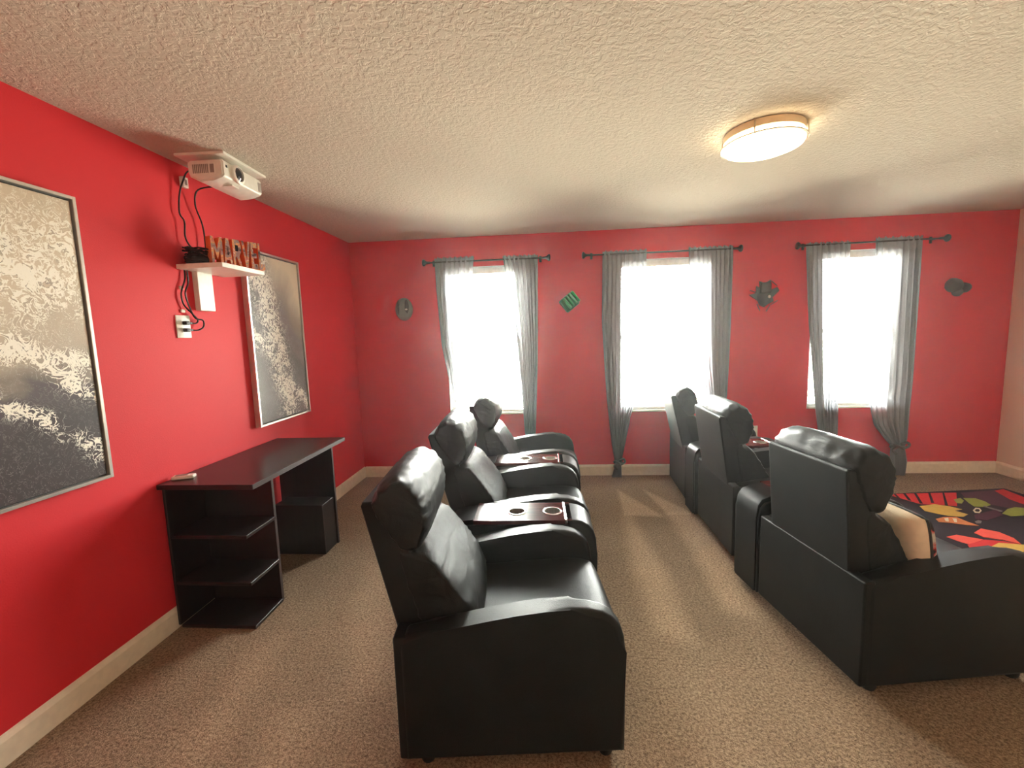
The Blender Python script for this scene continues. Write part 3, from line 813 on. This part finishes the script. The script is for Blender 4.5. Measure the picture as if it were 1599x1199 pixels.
# ------------------------------------------------------------------ cables, clips and outlets on the left wall
def cord(label, pts, name='power_cord', r=.0042, plug=None, grp=None):
    bm = bmesh.new(); tube(bm, spline(pts, 6), r, 6); o = obj(name, bm, M['cable'], None, 60)
    tag(o, label, 'cable', grp)
    if plug:
        y, z = plug
        bm = bmesh.new(); box(bm, .0095, .034, y-.013, y+.013, z-.010, z+.010, .004, 2); box(bm, .014, .028, y+.013, y+.036, z-.006, z+.006, .003, 2)
        obj('plug', bm, M['black'], o, 50)
cord('black cord dropping from the small white wall box to the shelf', [(.15, 2.33, 2.40), (.05, 2.335, 2.40), (.03, 2.315, 2.345), (.022, 2.290, 2.27), (.02, 2.278, 2.17), (.022, 2.302, 2.13), (.022, 2.296, 2.05), (.03, 2.315, 2.00), (.06, 2.345, 1.965)])
cord('black cord hanging from under the projector to the shelf', [(.16, 2.40, 2.335), (.05, 2.39, 2.32), (.025, 2.388, 2.24), (.022, 2.428, 2.146), (.022, 2.436, 2.05), (.03, 2.425, 1.96), (.07, 2.38, 1.935)])
cord('black cord from the shelf to the upper socket', [(.012, 2.276, 1.868), (.014, 2.27, 1.82), (.014, 2.235, 1.74), (.014, 2.245, 1.68), (.018, 2.29, 1.635), (.025, 2.315, 1.60), (.024, 2.30, 1.583), (.021, 2.272, 1.583)], plug=(2.236, 1.583))
cord('black cord looping from the shelf to the lower socket', [(.020, 2.284, 1.868), (.022, 2.28, 1.80), (.024, 2.25, 1.74), (.024, 2.272, 1.66), (.026, 2.30, 1.61), (.03, 2.345, 1.60), (.03, 2.345, 1.565), (.026, 2.31, 1.545), (.021, 2.272, 1.545)], plug=(2.236, 1.545))
def outlet(label, loc, rz, sx=.078, sz=.122):
    t = thing('wall_outlet', label, 'outlet', loc, rz)
    obj('cover_plate', nbox(.0005, .0075, -sx/2, sx/2, -sz/2, sz/2, .003, 2), M['plastic'], t, 40)
    for z in (-.02, .02): obj('socket_face', nbox(.0075, .0092, -.016, .016, z-.014, z+.014, .001, 1), M['vinyl'], t)
outlet('white outlet plate with two black plugs on the left red wall', (0, 2.236, 1.564), 0, .092, .122)
outlet('white outlet plate on the red window wall behind the pillow recliner', (3.995, D, .432), -PI/2)
def bit(nm, label, y, z, a, b, d=.016, cat='cable clip', grp=None):
    o = obj(nm, nbox(.0005, d, -a/2, a/2, -b/2, b/2, .003, 2), M['plastic'], None, 40); o.location = (0, y, z); tag(o, label, cat, grp); return o
bit('cable_clip', 'small white clip on the wall under the shelf, above the other clip', 2.248, 1.772, .022, .02, .010)
bit('cable_clip', 'small white clip on the wall directly above the left wall outlet', 2.243, 1.648, .026, .018, .010)
o = bit('junction_box', 'little white box on the wall below the projector', 2.340, 2.345, .036, .056, .024, 'wall box')
obj('box_slot', nbox(.024, .0255, -.007, .007, -.014, .014), M['grille'], o)

# ------------------------------------------------------------------ ceiling lamp
def lamp():
    t = thing('ceiling_lamp', 'round lit ceiling lamp with a glowing white diffuser', 'lamp', (3.075, 2.405, H))
    R_ = .188
    bm = bmesh.new(); lathe(bm, [(0, 0), (R_-.012, 0), (R_-.006, -.004), (R_-.006, -.036), (R_-.010, -.038), (0, -.038)], n=48); obj('lamp_pan', bm, M['lampwhite'], t, 40)
    bm = bmesh.new(); lathe(bm, [(R_-.010, -.038), (R_-.006, -.042), (R_-.006, -.066), (R_-.012, -.080), (R_-.05, -.094), (0, -.100)], n=48); obj('diffuser', bm, M['diffuser'], t, 60)
    bm = bmesh.new(); lathe(bm, [(R_-.004, -.062), (R_+.007, -.0625), (R_+.007, -.0685), (R_-.004, -.069), (R_-.004, -.062)], n=48); obj('band', bm, M['lampring'], t, 40)
    for k in range(4):
        a = k*PI/2-2.2; bm = bmesh.new(); c, s = math.cos(a), math.sin(a)
        tube(bm, [((R_+.002)*c, (R_+.002)*s, -.003), ((R_+.002)*c, (R_+.002)*s, -.066)], .0038, 6); obj('post', bm, M['lampring'], t)
lamp()

# ------------------------------------------------------------------ plaques on the window wall
def plaques():
    G = 'small decorations on the red window wall'
    t = thing('wall_plaque', 'grey oval wall plaque with a white dot, in the corner beside the first window', 'wall decoration', (.533, D, 1.756), 0, G)
    bm = bmesh.new(); lathe(bm, [(0, .042), (.04, .039), (.07, .028), (.088, .012), (.092, 0), (0, 0)], axis='y', n=28, sy=1.25)
    for v in bm.verts: v.co.y *= -1
    obj('oval_shell', bm, M['plaquegrey'], t, 60)
    for x, w in ((-.047, .015), (.035, .026)):
        bm = bmesh.new(); lathe(bm, [(0, .014), (.6, .011), (1, 0), (0, -.002)], axis='y', n=18, sx=w, sy=.075)
        for v in bm.verts: v.co.y *= -1
        for v in bm.verts: v.co += Vector((x, -.030, .018))
        obj('raised_rib', bm, M['plaquedark'], t, 60)
    bm = bmesh.new(); bmesh.ops.create_uvsphere(bm, u_segments=12, v_segments=8, radius=.011)
    for v in bm.verts: v.co = Vector((v.co.x*1.3+.036, v.co.y*.6-.045, v.co.z*.8-.004))
    obj('white_dot', bm, M['bead'], t, 180)
    # green ribbed; shadow behind the ribs painted as a darker green base
    t = thing('wall_plaque', 'green ribbed block on the red wall between the first two windows', 'wall decoration', (2.212, D, 1.772), 0, G)
    bm = nbox(-.075, .085, -.045, 0, -.075, .07, .02, 3)
    for v in bm.verts: v.co = Matrix.Rotation(math.radians(-38), 3, 'Y') @ Vector((v.co.x-.018, v.co.y, v.co.z))
    obj('block', bm, M['plaqueshade'], t, 50)
    for k in range(4):
        x = -.035+k*.034
        bm = nbox(x-.014, x+.014, -.075, -.03, -.060, .066, .0125, 3)
        for v in bm.verts: v.co = Matrix.Rotation(math.radians(-38), 3, 'Y') @ v.co
        obj('rib', bm, M['plaquegreen'], t, 50)
    # jagged dark
    t = thing('wall_plaque', 'jagged charcoal plaque with one pale dot between the second and third windows', 'wall decoration', (4.056, D, 1.75), 0, G)
    pts = [(-.14, .02), (-.08, .035), (-.075, .10), (-.045, .085), (-.05, .145), (.0, .125), (.055, .155), (.06, .06), (.115, .085), (.135, .05), (.075, -.01), (.085, -.05), (.035, -.075), (.0, -.10), (-.04, -.085), (-.06, -.04)]
    bm = bmesh.new(); prism(bm, pts, 'y', -.012, 0); obj('jagged_back', bm, M['plaquedark'], t)
    obj('upper_block', nbox(-.048, .048, -.05, -.008, .03, .13, .012, 2), M['plaquedark'], t, 50)
    bm = bmesh.new(); lathe(bm, [(0, .05), (.035, .044), (.06, .026), (.07, .01), (0, .01)], axis='y', n=20)
    for v in bm.verts: v.co.y *= -1; v.co.z -= .015
    obj('round_boss', bm, M['plaquedark'], t, 60)
    for k, (x, z, a) in enumerate(((-.05, -.10, -.4), (.04, -.11, .5), (.095, -.06, 1.0), (-.10, .05, -1.2), (.09, .12, 2.3))):
        bm = nbox(x-.003, x+.003, -.008, 0, z-.035, z+.035)
        for v in bm.verts: v.co = Vector((x, 0, z)) + Matrix.Rotation(a, 3, 'Y') @ (v.co-Vector((x, 0, z)))
        obj('splinter', bm, M['plaquedark'], t)
    bm = bmesh.new(); bmesh.ops.create_uvsphere(bm, u_segments=12, v_segments=8, radius=.014)
    for v in bm.verts: v.co = Vector((v.co.x+.022, v.co.y*.6-.056, v.co.z*1.1-.006))
    obj('pale_dot', bm, M['bead'], t, 180)
    # dark double lump
    t = thing('wall_plaque', 'dark lumpy rounded plaque on the red wall near the beige wall', 'wall decoration', (5.775, D, 1.775), 0, G)
    for nm, x, z, r, d in (('large_lump', -.035, .012, .078, .06), ('small_lump', .058, -.012, .055, .05), ('lower_lump', .0, -.048, .05, .04)):
        bm = bmesh.new(); bmesh.ops.create_uvsphere(bm, u_segments=20, v_segments=12, radius=1)
        for v in bm.verts:
            q = 1+.08*noise.noise(v.co*2.5)
            v.co = Vector((v.co.x*r*q+x, min(0, v.co.y*d*q), v.co.z*r*.85*q+z))
        obj(nm, bm, M['plaquedark'], t, 60)
plaques()

# ------------------------------------------------------------------ rug
def rug():
    a = math.radians(6.5); c = Vector((5.885, 3.935, 0))
    t = thing('area_rug', 'colourful red, black and yellow printed rug on the carpet before the recliners', 'rug', (c.x, c.y, .0), a)
    L, Wd = 1.98, 1.42
    obj('rug_base', nbox(-L, 0, -Wd, 0, .0005, .009, .003, 1), M['printdark'], t)
    ca, sa = math.cos(-a), math.sin(-a)
    layer = [0]
    def shp(m, pts, name='print_patch'):
        layer[0] += 1
        bm = bmesh.new(); z = .0093+.00012*layer[0]
        q = []
        for x, y in pts:
            dx, dy = x-c.x, y-c.y
            q.append((max(-L+.01, min(-.01, ca*dx-sa*dy)), max(-Wd+.01, min(-.01, sa*dx+ca*dy))))
        prism(bm, q, 'z', .0088, z); o = obj(name, bm, M[m], t)
    shp('printgrey', [(4.3, 2.85), (4.55, 2.78), (4.75, 2.55), (4.4, 2.5), (4.2, 2.6)])
    shp('printred', [(3.95, 3.1), (4.4, 3.1), (4.35, 2.7), (3.95, 2.65)])
    shp('printred', [(3.92, 3.69), (4.80, 3.79), (4.70, 3.5), (3.95, 3.42)])
    shp('printred', [(4.872, 3.839), (5.414, 3.833), (5.162, 3.539), (5.080, 3.567), (4.929, 3.582), (4.837, 3.791)])
    shp('printdark', [(4.892, 3.839), (4.910, 3.839), (4.851, 3.654), (4.824, 3.645)])
    shp('printdark', [(4.976, 3.838), (4.998, 3.838), (4.916, 3.653), (4.898, 3.662)])
    shp('printdark', [(5.072, 3.837), (5.093, 3.836), (4.955, 3.593), (4.935, 3.598)])
    shp('printdark', [(5.190, 3.835), (5.207, 3.835), (5.052, 3.609), (5.029, 3.609)])
    shp('printdark', [(5.304, 3.834), (5.317, 3.834), (5.104, 3.547), (5.089, 3.558)])
    shp('printplum', [(5.443, 3.829), (5.831, 3.899), (5.732, 3.721), (5.686, 3.577), (5.552, 3.445), (5.433, 3.579), (5.382, 3.724)])
    shp('printred', [(5.750, 3.871), (5.855, 3.909), (5.830, 3.705), (5.679, 3.536), (5.679, 3.677)])
    shp('printgreen', [(5.358, 3.709), (5.446, 3.703), (5.456, 3.635), (5.432, 3.565), (5.352, 3.524), (5.283, 3.535), (5.308, 3.608)])
    shp('printgreen', [(5.260, 3.680), (5.337, 3.709), (5.311, 3.651), (5.245, 3.594), (5.217, 3.608)])
    shp('printgreen', [(5.355, 3.399), (5.475, 3.484), (5.563, 3.518), (5.628, 3.496), (5.500, 3.369), (5.368, 3.350)])
    shp('printgold', [(4.886, 3.540), (5.031, 3.581), (5.110, 3.531), (5.144, 3.477), (5.068, 3.454), (5.101, 3.382), (5.031, 3.340), (4.941, 3.357), (4.896, 3.395), (4.850, 3.446)])
    shp('printorange', [(4.806, 3.301), (4.894, 3.335), (4.977, 3.333), (4.982, 3.255), (4.998, 3.187), (4.931, 3.198), (4.853, 3.234), (4.784, 3.250)])
    shp('printcream', [(4.871, 3.309), (4.910, 3.321), (4.857, 3.254), (4.840, 3.259)])
    shp('printcream', [(4.930, 3.311), (4.954, 3.306), (4.901, 3.241), (4.886, 3.245)])
    shp('printcream', [(5.204, 3.458), (5.266, 3.506), (5.289, 3.498), (5.260, 3.451), (5.205, 3.407), (5.179, 3.415)])
    shp('printdark', [(5.216, 3.456), (5.252, 3.482), (5.263, 3.474), (5.245, 3.448), (5.216, 3.427), (5.202, 3.433)])
    shp('printgrey', [(5.033, 3.255), (5.077, 3.278), (5.087, 3.264), (5.049, 3.227), (5.017, 3.227)])
    shp('printplum', [(5.133, 3.370), (5.381, 3.471), (5.331, 3.370), (5.128, 3.274), (5.076, 3.297)])
    shp('printgrey', [(5.363, 3.546), (5.404, 3.445), (5.375, 3.430), (5.343, 3.530)])
    shp('printcoral', [(4.635, 3.012), (4.724, 3.043), (4.766, 3.013), (4.830, 2.975), (4.687, 2.907), (4.662, 2.935)])
    shp('printcoral', [(4.865, 3.075), (4.967, 3.139), (5.032, 3.086), (5.038, 2.996), (4.998, 2.910), (4.947, 2.972), (4.866, 3.010)])
    shp('printred', [(4.666, 2.901), (4.833, 2.971), (4.929, 2.952), (4.988, 2.905), (4.774, 2.877), (4.646, 2.808), (4.625, 2.829)])
    shp('printgold', [(4.735, 2.848), (4.880, 2.928), (5.030, 2.898), (4.951, 2.812), (4.735, 2.809)])
rug()

# ------------------------------------------------------------------ haze volume added to imitate lens glare round the windows
def haze():
    t = NT('glare_haze'); t.t.nodes.remove(t.p)
    v = t.n('ShaderNodeVolumeScatter'); v.inputs['Color'].default_value = (1, .98, .985, 1)
    v.inputs['Density'].default_value = GLARE_HAZE; v.inputs['Anisotropy'].default_value = .78
    t.l(v.outputs[0], t.out.inputs['Volume'])
    o = obj('haze', nbox(.003, W-.003, YF+.003, D+.155, .015, H-.003), t.m)
    o['kind'] = 'stuff'; tag(o, 'faint haze added throughout the room to imitate glare round the windows', 'haze')
haze()
